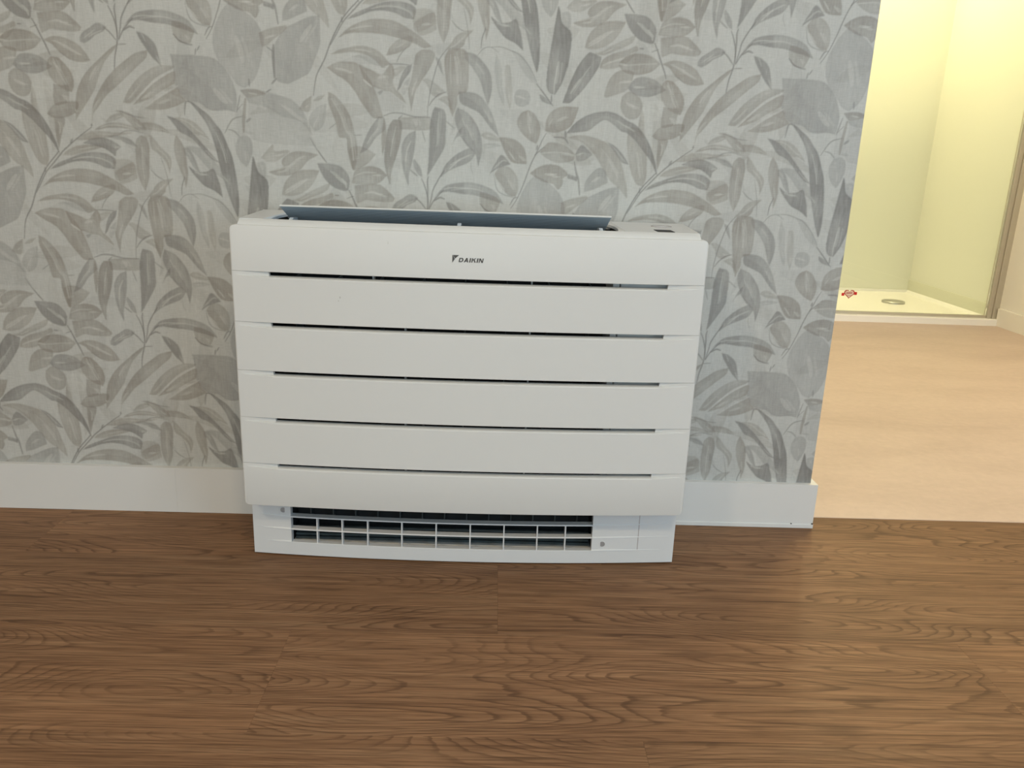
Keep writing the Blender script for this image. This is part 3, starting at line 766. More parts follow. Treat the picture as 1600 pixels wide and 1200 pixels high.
def build_wallpaper():
    img = paint_repeat()
    f, g = 0.00139, 0.009
    hx0, hx1, hz0, hz1 = -0.33, 0.33, 0.12, 0.50      # hidden behind the heater: coarser there
    xl, zt, xm, zm, e = -1.03, 1.06, -1.60, 1.42, 0.0022
    blocks = [(span(xl, hx0, f), span(0.0, zt, f)), (span(hx1, WALL_END, f), span(0.0, zt, f)),
              (span(hx0, hx1, f), span(hz1, zt, f)), (span(hx0, hx1, g), span(0.0, hz0, g)),
              (span(hx0, hx1, g), span(hz0, hz1, g)),
              (span(xm, xl, e), span(0.0, zt, e)), (span(xm, WALL_END, e), span(zt, zm, e)),
              (span(ROOM_L, xm, g), span(0.0, zm, g)), (span(ROOM_L, WALL_END, g), span(zm, CEIL, g))]
    cos, qs, cs, n = [], [], [], 0
    for xs, zs in blocks:
        co, q, c = grid_block(xs, zs, img)
        cos.append(co)
        qs.append(q + n)
        cs.append(c)
        n += len(co)
    # solid body of the wall behind the paper: end face, back face
    t = 0.11
    b = np.array([(ROOM_L, 0.0006, 0), (WALL_END, 0.0006, 0), (WALL_END, 0.0006, CEIL), (ROOM_L, 0.0006, CEIL),
                  (ROOM_L, t, 0), (WALL_END, t, 0), (WALL_END, t, CEIL), (ROOM_L, t, CEIL)])
    bq = np.array([(0, 1, 2, 3), (1, 5, 6, 2), (5, 4, 7, 6), (4, 0, 3, 7), (3, 2, 6, 7), (0, 4, 5, 1)]) + n
    cos.append(b)
    cs.append(np.full((8, 3), 0.6))
    co, cc = np.vstack(cos), np.vstack(cs)
    q = np.vstack(qs + [bq])
    me = bpy.data.meshes.new('wall_back')
    me.vertices.add(len(co))
    me.vertices.foreach_set('co', co.astype(np.float32).ravel())
    me.loops.add(q.size)
    me.loops.foreach_set('vertex_index', q.astype(np.int32).ravel())
    me.polygons.add(len(q))
    me.polygons.foreach_set('loop_start', np.arange(0, q.size, 4, dtype=np.int32))
    mi = np.zeros(len(q), np.int32)
    mi[-6:] = 1
    me.materials.append(M_paper)
    me.materials.append(M_bath)
    me.polygons.foreach_set('material_index', mi)
    me.update(calc_edges=True)
    at = me.color_attributes.new('print', 'FLOAT_COLOR', 'POINT')
    at.data.foreach_set('color', np.hstack([cc, np.ones((len(cc), 1))]).astype(np.float32).ravel())
    o = obj('wall_back', me)
    return tag(o, 'wall papered with grey and taupe leaf print', kind='structure')


wall_back = build_wallpaper()

# ------------------------------------------------------------------ floors
floor = box('floor', ROOM_L, ROOM_R, ROOM_B, 0.04, -0.06, -0.0045, M_wood)
tag(floor, 'brown oak effect plank floor', kind='structure')
ROW_Y = 0.0430
ROW_W, PL = 0.228, 1.025
JOINTS = [-0.778, 0.060, -0.253]                    # one end joint of each of the first rows, left of the heater first


def plank_mesh(w, d):
    bm = bmesh.new()
    v = add_box(bm, -w / 2, w / 2, -d / 2, d / 2, -0.004, 0.0)
    top = [e for e in bm.edges if all(abs(q.co.z) < 1e-6 for q in e.verts)]
    bmesh.ops.bevel(bm, geom=top, offset=0.0002, segments=1, affect='EDGES')
    me = to_mesh(bm, 'plank')
    me.materials.append(M_wood)
    return me


rs = random.Random(3)
shared = {}
for r in range(11):
    y1 = ROW_Y - r * ROW_W
    y0 = y1 - ROW_W
    y1 = min(y1, 0.0400)
    j = JOINTS[r] if r < len(JOINTS) else rs.uniform(0, PL)
    x = j - math.ceil((j - ROOM_L) / PL) * PL
    while x < ROOM_R:
        a, b = max(x, ROOM_L), min(x + PL, ROOM_R)
        if b - a > 0.02:
            key = (round(b - a, 4), round(y1 - y0, 4))
            if key not in shared:
                shared[key] = plank_mesh(b - a - 0.0001, y1 - y0 - 0.0001)
            p = obj('plank', shared[key], None, floor)
            p.location = ((a + b) / 2, (y0 + y1) / 2, 0)
        x += PL

BX1, BY1 = 2.452, 3.15                               # bathroom right wall and shower rear wall
bath_floor = box('floor', 0.0, ROOM_R, 0.0405, 2.29, -0.06, 0.0008, M_bathfloor)
tag(bath_floor, 'beige stone effect bathroom floor', kind='structure')

# ------------------------------------------------------------------ walls and ceiling
tag(box('ceiling', ROOM_L - 0.1, ROOM_R + 0.1, ROOM_B - 0.1, BY1 + 0.12, CEIL, CEIL + 0.08, M_wallpaint), 'white painted ceiling', kind='structure')
tag(box('wall_left', ROOM_L - 0.1, ROOM_L, ROOM_B, 0.0, 0, CEIL, M_wallpaint), 'plain painted wall left of the camera', kind='structure')
tag(box('wall_right', ROOM_R, ROOM_R + 0.1, ROOM_B, 0.04, 0, CEIL, M_wallpaint), 'plain painted wall right of the camera', kind='structure')
bm = bmesh.new()
for x0, x1, z0, z1 in ((ROOM_L, -0.8, 0, CEIL), (0.3, 2.1, 0, CEIL), (3.8, ROOM_R, 0, CEIL), (-0.8, 0.3, 0, 0.1),
                       (-0.8, 0.3, 1.8, CEIL), (2.1, 3.8, 0, 0.1), (2.1, 3.8, 2.2, CEIL)):
    add_box(bm, x0, x1, ROOM_B - 0.1, ROOM_B, z0, z1)
tag(obj('wall_rear', to_mesh(bm, 'wall_rear'), M_wallpaint), 'painted wall with a window opening and an added narrow one behind the camera', kind='structure')
tag(box('wall_bathroom_right', BX1, BX1 + 0.1, 0.04, BY1 + 0.1, 0, CEIL, M_bath), 'cream lit bathroom wall beside the shower', kind='structure')
tag(box('wall_bathroom_back', -0.1, BX1, BY1, BY1 + 0.1, 0, CEIL, M_panel), 'smooth pale panel wall at the back of the shower', kind='structure')
tag(box('wall_bathroom_left', -0.1, 0.0, 0.11, BY1, 0, CEIL, M_bath), 'bathroom wall hidden behind the wallpapered wall', kind='structure')
tag(box('wall_corner', BX1 + 0.1, ROOM_R, 0.04, 0.14, 0, CEIL, M_wallpaint), 'painted wall to the right of the bathroom opening', kind='structure')
# glossy wall panel on the right side of the shower and a low strip with reflected shade painted into its colour
tag(box('wall_shower_side', BX1 - 0.006, BX1, 2.335, BY1, 0.03, CEIL, M_panel), 'smooth pale panel on the right of the shower', kind='structure')
tag(box('shade_strip_1', BX1 - 0.012, BX1 - 0.006, 2.345, BY1, 0.03, 0.092, mat('reflected_shade_tint', (0.66, 0.67, 0.55), 0.3, 0.4)), 'low strip of painted reflected shade above the shower tray', kind='structure')

# ------------------------------------------------------------------ skirting boards
HB, TB = 0.0936, 0.0114
base = empty('baseboard_back', (0, 0, 0))
tag(base, 'white skirting board along the papered wall', kind='structure')
for x0, x1 in ((ROOM_L, -0.5750), (-0.57495, WALL_END + TB)):
    box('board', x0, x1, -TB, 0.0, 0.0, HB, M_paint, base, 0.0003, org=((x0 + x1) / 2, 0, 0))
box('board', WALL_END, WALL_END + TB, 0.0, 0.105, 0.0, HB, M_paint, base, 0.0008, org=(WALL_END, 0.05, 0))
box('sealant_bead', 0.385, WALL_END + TB + 0.0006, -TB - 0.0016, -TB + 0.001, 0.0, 0.0085, M_paint, base, 0.0006, org=(0.5, -TB, 0))
bm = bmesh.new()
for x, z, r in ((0.6520, 0.0095, 0.0011), (0.6945, 0.0098, 0.0014)):
    add_cyl(bm, (x, -TB - 0.0018, z), r, 0.002, 'y', 10)
obj('nail_hole', to_mesh(bm, 'nail_hole'), M_black, base)
bb2 = box('baseboard_bathroom', BX1 - 0.012, BX1, 0.14, 2.272, 0.0, 0.084, M_bath, None, 0.001, org=(BX1, 1.2, 0))
tag(bb2, 'cream skirting board beside the shower', kind='structure')

# ------------------------------------------------------------------ shower
tray = empty('shower_tray', (1.7, 2.7, 0))
tag(tray, 'low white shower tray on the bathroom floor', 'shower tray')


def loc_box(name, x0, x1, y0, y1, z0, z1, m, par, bevel=0.0):
    o = box(name, x0 - par.location.x, x1 - par.location.x, y0 - par.location.y, y1 - par.location.y,
            z0 - par.location.z, z1 - par.location.z, m, par, bevel)
    return o


bm = bmesh.new()
X0, X1, Y0, Y1 = 0.95 - 1.7, BX1 - 0.001 - 1.7, 2.262 - 2.7, BY1 - 0.001 - 2.7
zr, zf, rim = 0.032, 0.019, 0.05
outer = [(X0, Y0), (X1, Y0), (X1, Y1), (X0, Y1)]
inn = [(X0 + rim, Y0 + 0.10), (X1 - 0.012, Y0 + 0.10), (X1 - 0.012, Y1 - 0.01), (X0 + rim, Y1 - 0.01)]
low = [(x * 0.985, y) for x, y in inn]
vo0 = [bm.verts.new((x, y, 0.0)) for x, y in outer]
vo1 = [bm.verts.new((x, y, zr - 0.002)) for x, y in outer]
vo2 = [bm.verts.new((x + (0.002 if x < 0 else 0), y + (0.002 if y < 0 else 0), zr)) for x, y in outer]
vi = [bm.verts.new((x, y, zr)) for x, y in inn]
vl = [bm.verts.new((x, y, zf)) for x, y in low]
for a, b in ((vo0, vo1), (vo1, vo2), (vo2, vi), (vi, vl)):
    for k in range(4):
        bm.faces.new((a[k], a[(k + 1) % 4], b[(k + 1) % 4], b[k]))
bm.faces.new(vl)
bm.faces.new(list(reversed(vo0)))
obj('tray', to_mesh(bm, 'tray'), M_tray, tray)
bm = bmesh.new()
ring = []
for r, z in ((0.058, zf), (0.058, zf + 0.008), (0.054, zf + 0.011), (0.02, zf + 0.012)):
    ring.append([bm.verts.new((2.168 - 1.7 + r * math.cos(2 * math.pi * k / 32), 2.745 - 2.7 + r * math.sin(2 * math.pi * k / 32), z)) for k in range(32)])
for a, b in zip(ring[:-1], ring[1:]):
    for k in range(32):
        bm.faces.new((a[k], a[(k + 1) % 32], b[(k + 1) % 32], b[k]))
bm.faces.new(ring[-1])
tag(obj('drain_cover', to_mesh(bm, 'drain_cover', 30), M_drain, tray), 'round steel drain cover')

screen = empty('shower_screen', (1.7, 2.305, zr))
tag(screen, 'clear glass shower screen in a slim metal frame', 'shower screen')
loc_box('wall_profile', 2.404, 2.424, 2.287, 2.318, zr, 2.05, M_alu, screen, 0.001)
loc_box('wall_profile', 2.4245, BX1, 2.280, 2.322, zr, 2.05, M_alu, screen, 0.001)
loc_box('bottom_rail', 0.95, 2.404, 2.295, 2.312, zr, zr + 0.012, M_alu, screen, 0.001)
loc_box('top_rail', 0.95, 2.404, 2.292, 2.315, 2.03, 2.05, M_alu, screen, 0.001)
loc_box('glass_pane', 0.95, 2.4035, 2.3015, 2.3065, zr + 0.0125, 2.0295, M_glass, screen)

# heart sticker on the glass
stk = empty('heart_sticker', (1.7275, 2.3005, 0.1265))
tag(stk, 'small red and cream heart sticker with ribbon on the glass', 'sticker')


def heart(s, y, dy):
    b_ = bmesh.new()
    pts = []
    for k in range(40):
        t = 2 * math.pi * k / 40
        pts.append((s * 16 * math.sin(t) ** 3, s * (13 * math.cos(t) - 5 * math.cos(2 * t) - 2 * math.cos(3 * t) - math.cos(4 * t)) * 0.94 + 0.001))
    f0 = [b_.verts.new((x, y, z)) for x, z in pts]
    f1 = [b_.verts.new((x, y + dy, z)) for x, z in pts]
    b_.faces.new(f0)
    b_.faces.new(list(reversed(f1)))
    for k in range(40):
        j = (k + 1) % 40
        b_.faces.new((f0[k], f1[k], f1[j], f0[j]))
    return to_mesh(b_, 'heart')


obj('border', heart(0.00160, -0.0010, 0.0008), M_ink, stk)
obj('heart', heart(0.00126, -0.0014, 0.0004), M_pink, stk)
for sx, dz in ((-1, -0.003), (1, 0.003)):
    bm = bmesh.new()
    add_box(bm, sx * 0.030 - 0.0065, sx * 0.030 + 0.0065, -0.0012, -0.0002, dz - 0.007, dz + 0.007)
    obj('ribbon_end', to_mesh(bm, 'ribbon_end'), M_red, stk)
bm = bmesh.new()
for z0, x0, n, w in ((0.0045, -0.0155, 5, 0.0048), (-0.0005, -0.0155, 5, 0.0048), (-0.0095, -0.010, 6, 0.0026)):
    for k in range(n):
        xa = x0 + k * (w + 0.0012)
        add_box(bm, xa, xa + w, -0.0017, -0.0014, z0 + 0.0004 * k, z0 + 0.0004 * k + (0.0035 if n == 5 else 0.002))
obj('lettering', to_mesh(bm, 'lettering'), M_ink, stk)


# ------------------------------------------------------------------ ceiling lamps (out of view, modelled fittings; the small cool one is added)
def ceiling_lamp(x, y, r, power, col, label, z=CEIL):
    root = empty('ceiling_lamp', (x, y, z))
    tag(root, label, 'ceiling lamp')
    b_ = bmesh.new()
    add_ring(b_, (0, 0, -0.02), r, r + 0.02, 0.02, 'z')
    obj('rim', to_mesh(b_, 'rim'), M_alu, root)
    b_ = bmesh.new()
    add_cyl(b_, (0, 0, -0.008), r, 0.006, 'z', 28)
    obj('diffuser', to_mesh(b_, 'diffuser'), mat('lamp_diffuser', (0.9, 0.9, 0.85), 0.5, 0.2, 0, col, 3.0), root)
    d = bpy.data.lights.new('lamp_light', 'AREA')
    d.shape = 'DISK'
    d.size, d.energy, d.color = 2 * r, power, col
    l = bpy.data.objects.new('lamp_light', d)
    C.objects.link(l)
    l.parent = root
    l.location = (0, 0, -0.025)
    return root


WARM = (1.0, 0.80, 0.55)
ceiling_lamp(-1.3, -2.5, 0.14, 25, WARM, 'round ceiling lamp above the left of the room')
ceiling_lamp(0.5, -2.5, 0.14, 21, WARM, 'round ceiling lamp behind the camera')
ceiling_lamp(0.55, -0.75, 0.10, 7, (0.92, 0.97, 1.0), 'added cool fill lamp near the papered wall')  # unseen lamp added to brighten upward-facing surfaces of the unit
BATHC = (1.0, 0.82, 0.47)
ceiling_lamp(1.5, 1.3, 0.18, 27, BATHC, 'round warm ceiling lamp over the bathroom floor')
ceiling_lamp(1.75, 2.75, 0.10, 42, BATHC, 'round warm ceiling lamp above the shower')

# ------------------------------------------------------------------ floor standing air conditioner
ac = empty('air_conditioner', (0, -0.11, 0))
tag(ac, 'white slatted floor standing air conditioner against the papered wall', 'air conditioner')
AY = 0.11                                            # parts are built in room coordinates, then shifted by the root


def part(name, bm, m, parent=None, smooth=None, label=None):
    for v in bm.verts:
        v.co.y += AY
    o = obj(name, to_mesh(bm, name, smooth), m, parent or ac)
    if label:
        o['label'] = label
    return o


PW = 0.3745                                          # half width of the front panel


def YP(x):                                           # front face of the panel, gently bowed
    return -0.2220 - 0.0150 * (1 - (x / 0.375) ** 2)


def YB(x):                                           # front face of the plinth
    return -0.1735 - 0.0180 * (1 - (x / 0.377) ** 2)


# --- casing
bm = bmesh.new()
add_box(bm, -0.379, 0.379, -0.014, -0.006, 0.004, 0.5955)            # back plate
add_box(bm, -0.379, -0.326, -0.203, -0.0145, 0.12, 0.5955)           # left cheek
add_box(bm, 0.243, 0.379, -0.203, -0.0145, 0.12, 0.5955)             # right cheek
add_box(bm, -0.326, 0.243, -0.052, -0.0145, 0.540, 0.5955)           # rear top ledge
add_box(bm, -0.377, 0.377, -0.165, -0.0145, 0.004, 0.022)            # floor pan
add_box(bm, -0.377, -0.312, -0.160, -0.0145, 0.022, 0.1195)
add_box(bm, 0.236, 0.377, -0.160, -0.0145, 0.022, 0.1195)
for v in bm.verts:
    d = min(max((-v.co.y - 0.0145) / 0.19, 0), 1)
    k = min(max((v.co.z - 0.1) / 0.3, 0), 1)
    if abs(v.co.x) > 0.33:
        v.co.x *= 1 - 0.040 * d * k
bmesh.ops.bevel(bm, geom=[e for e in bm.edges if e.calc_length() > 0.1], offset=0.0012, segments=2, affect='EDGES')
casing = part('casing', bm, M_plastic, smooth=35)

# --- sloping rim between casing top and front panel
bm = bmesh.new()
secs = []
for x in np.linspace(-0.3625, 0.3625, 41):
    y = YP(x)
    secs.append([(x, y + 0.010, 0.575), (x, y + 0.0062, 0.5860), (x, y + 0.0080, 0.5885), (x, y + 0.0215, 0.5950),
                 (x, y + 0.0250, 0.5955), (x, y + 0.0300, 0.5950), (x, y + 0.0300, 0.575)])
add_loft(bm, secs)
part('top_rim', bm, M_plastic, smooth=35)

# --- innards seen through the slots
bm = bmesh.new()
add_box(bm, -0.325, 0.2305, -0.120, -0.110, 0.125, 0.545)
add_box(bm, -0.3258, -0.3245, -0.20, -0.053, 0.125, 0.5895)
add_box(bm, 0.2412, 0.2428, -0.20, -0.053, 0.50, 0.5895)
add_box(bm, -0.3245, 0.2412, -0.0545, -0.0522, 0.50, 0.585)
add_box(bm, -0.325, 0.242, -0.110, -0.055, 0.500, 0.520)
part('heat_exchanger', bm, M_dark)
for x0, z0, z1 in ((-0.1045, 0.120, 0.47), (0.0985, 0.120, 0.47), (-0.1555, 0.475, 0.56), (0.0985, 0.475, 0.56)):
    bm = bmesh.new()
    add_box(bm, x0, x0 + 0.0022, -0.206, -0.190, z0, z1)
    part('filter_rib', bm, M_plastic)
bm = bmesh.new()
add_box(bm, 0.2308, 0.2410, -0.203, -0.056, 0.121, 0.57)
part('inner_wall', bm, M_plastic)
bm = bmesh.new()
for x in np.linspace(-0.29, 0.20, 8):
    add_box(bm, x, x + 0.0015, -0.165, -0.120, 0.13, 0.50)
part('filter_frame', bm, M_vane)

# --- front panel: rear carrier plus six bowed slats
bm = bmesh.new()
for s in (-1, 1):
    xs = np.linspace(0.345, 0.366, 4)
    add_loft(bm, [[(s * x, YP(x) + 0.0130, 0.125), (s * x, YP(x) + 0.0130, 0.578), (s * x, YP(x) + 0.0160, 0.578), (s * x, YP(x) + 0.0160, 0.125)] for x in xs])
for z0, z1 in ((0.565, 0.576), (0.126, 0.137)):
    add_loft(bm, [[(x, YP(x) + 0.0130, z0), (x, YP(x) + 0.0130, z1), (x, YP(x) + 0.0155, z1), (x, YP(x) + 0.0155, z0)] for x in np.linspace(-0.352, 0.352, 24)])
panel = part('front_panel', bm, M_plastic)
GAPS = [0.5155, 0.4345, 0.3545, 0.2745, 0.1938]
ZTOP, ZBOT = 0.5870, 0.1167
RC = 0.009
OPEN = 0.3155


def sample_x():
    xs = list(np.linspace(-0.300, 0.300, 41))
    e = [0.308, OPEN - 0.0006, OPEN + 0.0006, 0.322, 0.330, 0.338, 0.346, 0.354, 0.3605, 0.365]
    e += [0.3670, 0.3690, 0.3705, 0.3717, 0.3728, 0.3736, 0.3742, PW]
    return sorted(xs + e + [-q for q in e])


def edge_in(x):                                      # softened vertical edges of the panel
    d = max(abs(x) - (PW - 0.0025), 0) / 0.0025
    return 0.0025 * (1 - math.sqrt(max(1 - d * d, 0)))


def corner(x):
    d = max(abs(x) - (PW - RC), 0)
    return RC - math.sqrt(max(RC * RC - d * d, 0))


def slat(z0, z1, top_free, bot_free):
    b_ = bmesh.new()
    secs_ = []
    T = 0.0125
    for x in sample_x():
        y = YP(x) + edge_in(x)
        yb = YP(x) + T
        zb_ = z0 + (corner(x) if bot_free else 0)
        zt_ = z1 - (corner(x) if top_free else 0)
        ax = abs(x)
        s = []
        if bot_free:
            s += [(yb, zb_), (y + 0.0022, zb_), (y + 0.0006, zb_ + 0.0007), (y, zb_ + 0.0022)]
        else:
            s += [(yb, zb_), (y + 0.0008, zb_), (y + 0.0002, zb_ + 0.0003), (y, zb_ + 0.0007)]
        if top_free:
            s += [(y, zt_ - 0.0022), (y + 0.0006, zt_ - 0.0007), (y + 0.0022, zt_), (yb, zt_)]
        elif ax < OPEN:
            h = 0.0098
            s += [(y, zt_ - h), (y + 0.0007, zt_ - h + 0.0007), (y + 0.0045, zt_ - h + 0.0024), (yb, zt_ - h + 0.0030)]
        else:
            t = min(max((0.3665 - ax) / (0.3665 - OPEN), 0), 1)
            h = 0.0062 + 0.0030 * t
            dp = 0.0052 * t
            if t == 0:
                h, dp = 0.0062, 0.0
            s += [(y, zt_ - h), (y + dp, zt_ - h + 0.45 * dp), (y + dp + 0.00001, zt_ - 0.00005), (yb, zt_)]
        secs_.append([(x, p, q) for p, q in s])
    add_loft(b_, secs_)
    return b_


lims = [ZTOP] + GAPS + [ZBOT]
for k in range(6):
    part('slat', slat(lims[k + 1], lims[k], k == 0, k == 5), M_plastic, panel, smooth=25)

# faint scuff marks on the panel
M_scuff = mat('scuff', (0.50, 0.50, 0.485), 0.6, 0.2)
for x, z, w, h in ((-0.2035, 0.4785, 0.0016, 0.0030), (-0.2058, 0.4735, 0.0012, 0.0020), (-0.127, 0.566, 0.0006, 0.004)):
    bm = bmesh.new()
    add_box(bm, x, x + w, YP(x) - 0.0002, YP(x) + 0.001, z, z + h)
    part('scuff_mark', bm, M_scuff, panel)

# --- brand mark: triangle emblem and lettering
bm = bmesh.new()


def prism(b_, pts, y, dy):
    f0 = [b_.verts.new((x, y, z)) for x, z in pts]
    f1 = [b_.verts.new((x, y + dy, z)) for x, z in pts]
    b_.faces.new(f0)
    b_.faces.new(list(reversed(f1)))
    n = len(pts)
    for k in range(n):
        j = (k + 1) % n
        b_.faces.new((f0[k], f1[k], f1[j], f0[j]))


LX, LZ = -0.0270, 0.5531                              # upper left corner of the emblem
yl = YP(0.0) - 0.0004
prism(bm, [(LX, LZ), (LX + 0.0006, LZ), (LX + 0.0038, LZ - 0.0060), (LX, LZ - 0.0118)], yl, 0.001)
prism(bm, [(LX + 0.0011, LZ), (LX + 0.0103, LZ), (LX + 0.0042, LZ - 0.0054)], yl, 0.001)
LET = {  # strokes on a 1 x 1 cell, drawn as filled quads
    'D': ([(0, 0), (0.26, 0), (0.26, 1), (0, 1)], [(0.26, 0.78), (0.62, 0.78), (0.70, 1), (0.26, 1)], [(0.26, 0), (0.70, 0), (0.62, 0.22), (0.26, 0.22)],
          [(0.70, 0), (1, 0.28), (1, 0.72), (0.70, 1), (0.62, 0.78), (0.72, 0.62), (0.72, 0.38), (0.62, 0.22)]),
    'A': ([(0, 0), (0.28, 0), (0.62, 1), (0.36, 1)], [(0.72, 0), (1, 0), (0.64, 1), (0.40, 1)], [(0.22, 0.2), (0.80, 0.2), (0.74, 0.40), (0.30, 0.40)]),
    'I': ([(0, 0), (1, 0), (1, 1), (0, 1)],),
    'K': ([(0, 0), (0.26, 0), (0.26, 1), (0, 1)], [(0.26, 0.42), (0.50, 0.62), (1, 1), (0.68, 1), (0.26, 0.66)], [(0.42, 0.58), (0.72, 0), (1.05, 0), (0.62, 0.72)]),
    'N': ([(0, 0), (0.24, 0), (0.24, 1), (0, 1)], [(0.76, 0), (1, 0), (1, 1), (0.76, 1)], [(0.0, 1), (0.30, 1), (1.0, 0), (0.70, 0)]),
}
cx, hgt = -0.0174, 0.0066
zb0 = 0.5424
for ch, w in (('D', 0.0068), ('A', 0.0070), ('I', 0.0021), ('K', 0.0068), ('I', 0.0021), ('N', 0.0066)):
    for q in LET[ch]:
        prism(bm, [(cx + u * w + v * hgt * 0.22, zb0 + v * hgt) for u, v in q], yl, 0.001)
    cx += w + 0.00125
part('brand_mark', bm, M_logo, panel, label='dark grey emblem and brand lettering')

# --- plinth with the lower outlet
bm = bmesh.new()


def strip(b_, xa, xb, z0, z1, depth, n, front=0.0):
    secs_ = []
    for x in np.linspace(xa, xb, n):
        y = YB(x) + front
        secs_.append([(x, y + depth, z0), (x, y + 0.0008, z0), (x, y, z0 + 0.0008), (x, y, z1 - 0.0008), (x, y + 0.0008, z1), (x, y + depth, z1)])
    add_loft(b_, secs_)


OX0, OX1 = -0.3085, 0.2268
strip(bm, -0.377, OX0, 0.0020, 0.1160, 0.014, 14)
strip(bm, OX1, 0.377, 0.0020, 0.1160, 0.014, 24)
strip(bm, OX0, OX1, 0.0020, 0.0275, 0.011, 40)
strip(bm, OX0, OX1, 0.1040, 0.1160, 0.010, 40)
grille = part('outlet_grille', bm, M_plastic_cool, smooth=35)
for zc in (0.0760, 0.0522):
    bm = bmesh.new()
    secs = []
    for x in np.linspace(OX0 - 0.001, OX1 + 0.001, 40):
        y = YB(x)
        secs.append([(x, y + 0.014, zc + 0.0012), (x, y + 0.0006, zc + 0.0012), (x, y, zc + 0.0004), (x, y, zc - 0.0010), (x, y + 0.014, zc - 0.0006)])
    add_loft(bm, secs)
    part('grille_blade', bm, M_plastic_cool, grille, smooth=35)
for x in (-0.2624, -0.2177, -0.1724, -0.1118, -0.0510, 0.0093, 0.0691, 0.1284, 0.1786):
    bm = bmesh.new()
    y = YB(x)
    add_box(bm, x - 0.0011, x + 0.0011, y + 0.0015, y + 0.013, 0.0265, 0.0748)
    part('grille_bar', bm, M_plastic_cool, grille)
# ridges running out of the blades across both ends of the plinth
for zc, xl in ((0.0792, -0.366), (0.0545, -0.368), (0.0285, -0.352)):
    for xa, xb in ((xl, OX0), (0.366 if zc > 0.03 else 0.352, OX1)):
        bm = bmesh.new()
        secs = []
        for t in np.linspace(0, 1, 14):
            x = xa + (xb - xa) * t
            zz = zc + ((0.0768 if zc > 0.07 else 0.0526 if zc > 0.04 else 0.0280) - zc) * t
            h = 0.0003 + 0.0026 * min(t * 1.6, 1)
            y = YB(x)
            secs.append([(x, y + 0.0005, zz + h), (x, y - 0.0002 - 0.5 * h, zz - 0.15 * h), (x, y + 0.0005, zz - 0.5 * h)])
        add_loft(bm, secs)
        part('ridge', bm, M_plastic_cool, grille, smooth=40)
bm = bmesh.new()
secs = [[(0.3098, YB(0.31) - 0.0003, 0.028), (0.3098, YB(0.31) + 0.002, 0.028), (0.3112, YB(0.31) + 0.002, 0.028), (0.3112, YB(0.31) - 0.0003, 0.028)],
        [(0.3098, YB(0.31) - 0.0003, 0.116), (0.3098, YB(0.31) + 0.002, 0.116), (0.3112, YB(0.31) + 0.002, 0.116), (0.3112, YB(0.31) - 0.0003, 0.116)]]
add_loft(bm, secs)
part('seam', bm, M_seam, grille)
for x, z in ((-0.3215, 0.0885), (0.2457, 0.0402)):
    bm = bmesh.new()
    add_ring(bm, (x, YB(x) - 0.0006, z), 0.0050, 0.0060, 0.002)
    sc = part('screw_recess', bm, M_plastic_cool, grille)
    bm = bmesh.new()
    add_cyl(bm, (x, YB(x) - 0.0002, z), 0.0050, 0.001)
    part('screw', bm, M_screw, sc)
# dark air duct behind the grille
bm = bmesh.new()
add_box(bm, OX0 - 0.003, OX1 + 0.008, -0.120, -0.112, 0.0225, 0.118)
add_box(bm, OX0 - 0.0030, OX0 - 0.0005, -0.160, -0.12, 0.0225, 0.118)
add_box(bm, OX1 + 0.0005, OX1 + 0.003, -0.160, -0.12, 0.0225, 0.118)
part('air_duct', bm, M_dark)
for k in range(4):
    bm = bmesh.new()
    z = 0.0240 + 0.0056 * k
    add_box(bm, OX0 + 0.002, OX1 - 0.002, -0.158 + 0.003 * k, -0.152 + 0.003 * k, z, z + 0.0040)
    part('lower_vane', bm, M_vane)
for k in range(13):
    bm = bmesh.new()
    x = OX0 + 0.025 + k * 0.0405
    add_box(bm, x, x + 0.002, -0.138, -0.122, 0.055, 0.112)
    part('fin', bm, M_vane)

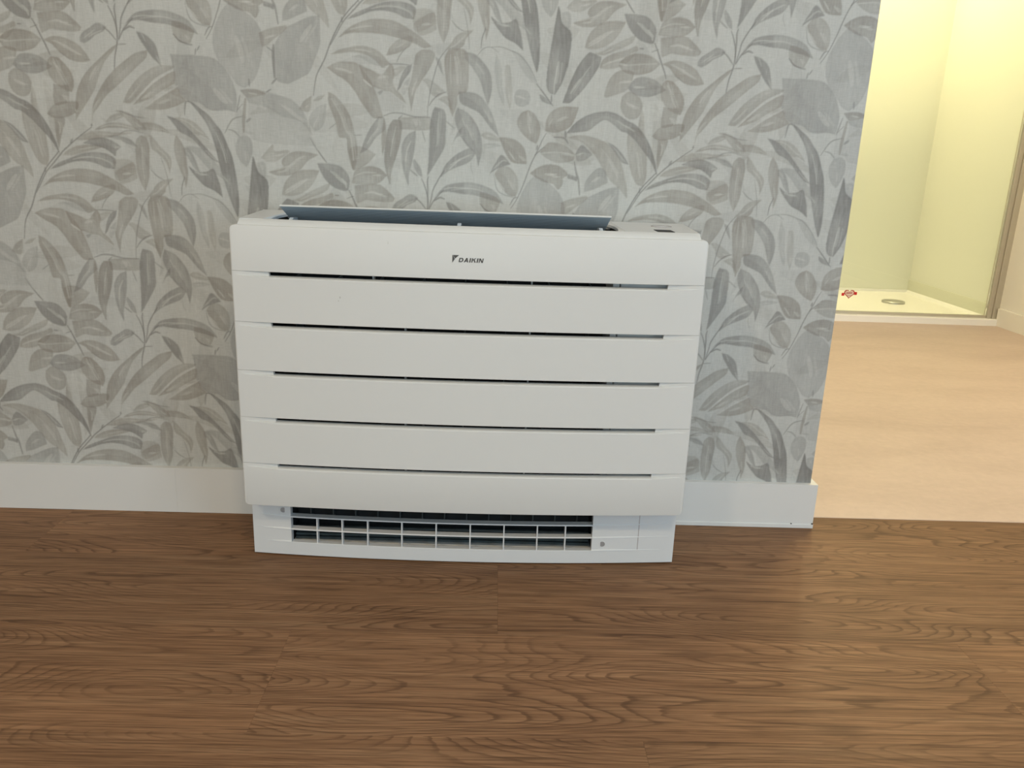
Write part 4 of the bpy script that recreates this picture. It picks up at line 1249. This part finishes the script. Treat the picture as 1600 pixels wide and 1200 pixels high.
# --- top flap, hinged at the rear and opened forward
F0, F1 = np.array((-0.060, 0.5812)), np.array((-0.1405, 0.6118))
dv = (F1 - F0) / np.linalg.norm(F1 - F0)
nv = np.array((dv[1], -dv[0]))
if nv[1] > 0:
    nv = -nv                                          # points down and forward, to the underside
L = np.linalg.norm(F1 - F0)
prof = [F0 - nv * 0.0030, F0 + nv * 0.0006]
N = 18
for k in range(N):
    a = F0 + dv * L * (k + 0.15) / N
    b = F0 + dv * L * (k + 0.55) / N
    prof += [a + nv * 0.0006, a + dv * 0.0006 + nv * 0.0013, b + nv * 0.0013, b + dv * 0.0006 + nv * 0.0006]
prof += [F1 + nv * 0.0006, F1 - nv * 0.0006, F1 - dv * 0.004 - nv * 0.0024]
bm = bmesh.new()
add_loft(bm, [[(x, p[0], p[1]) for p in prof] for x in (-0.3150, 0.2288)])
flap = part('top_flap', bm, M_flap)
bm = bmesh.new()
cap = [F0 - nv * 0.0042, F0 - nv * 0.0029, F1 - dv * 0.004 - nv * 0.0023, F1 - nv * 0.0005, F1 + nv * 0.0012, F1 + dv * 0.0014 + nv * 0.0004, F1 + dv * 0.0010 - nv * 0.0014, F1 - dv * 0.004 - nv * 0.0036]
add_loft(bm, [[(x, p[0], p[1]) for p in cap] for x in (-0.3156, 0.2294)])
part('flap_shell', bm, M_plastic, flap)
M_bracket = mat('pale_blue_plastic', (0.60, 0.68, 0.76), 0.4, 0.4)
for x in (-0.3000, -0.0245, 0.2100):
    bm = bmesh.new()
    add_loft(bm, [[(q, -0.150, 0.560), (q, -0.148, 0.5905), (q, -0.138, 0.5935), (q, -0.110, 0.5920), (q, -0.100, 0.560)] for q in (x, x + 0.0060)])
    part('flap_bracket', bm, M_bracket, flap)
# rims at both ends of the outlet opening
for xs_, s in ((-0.3262, 1), (0.2432, -1)):
    bm = bmesh.new()
    secs = []
    for y in np.linspace(-0.20, -0.053, 14):
        bow = 0.008 * ((y + 0.125) / 0.075) ** 2
        secs.append([(xs_, y, 0.5958), (xs_ + s * (0.003 + bow), y, 0.5942), (xs_ + s * (0.0035 + bow), y, 0.5900), (xs_, y, 0.5900)])
    add_loft(bm, secs)
    part('opening_rim', bm, M_bracket if s > 0 else M_plastic)
# control window and round button on the right of the top
bm = bmesh.new()
add_box(bm, 0.297, 0.3245, -0.196, -0.160, 0.5950, 0.5962)
part('display_window', bm, M_black, label='small black display window')
bm = bmesh.new()
add_ring(bm, (0.324, -0.085, 0.5952), 0.0165, 0.0180, 0.0010, 'z', 36)
part('button_ring', bm, M_seam)
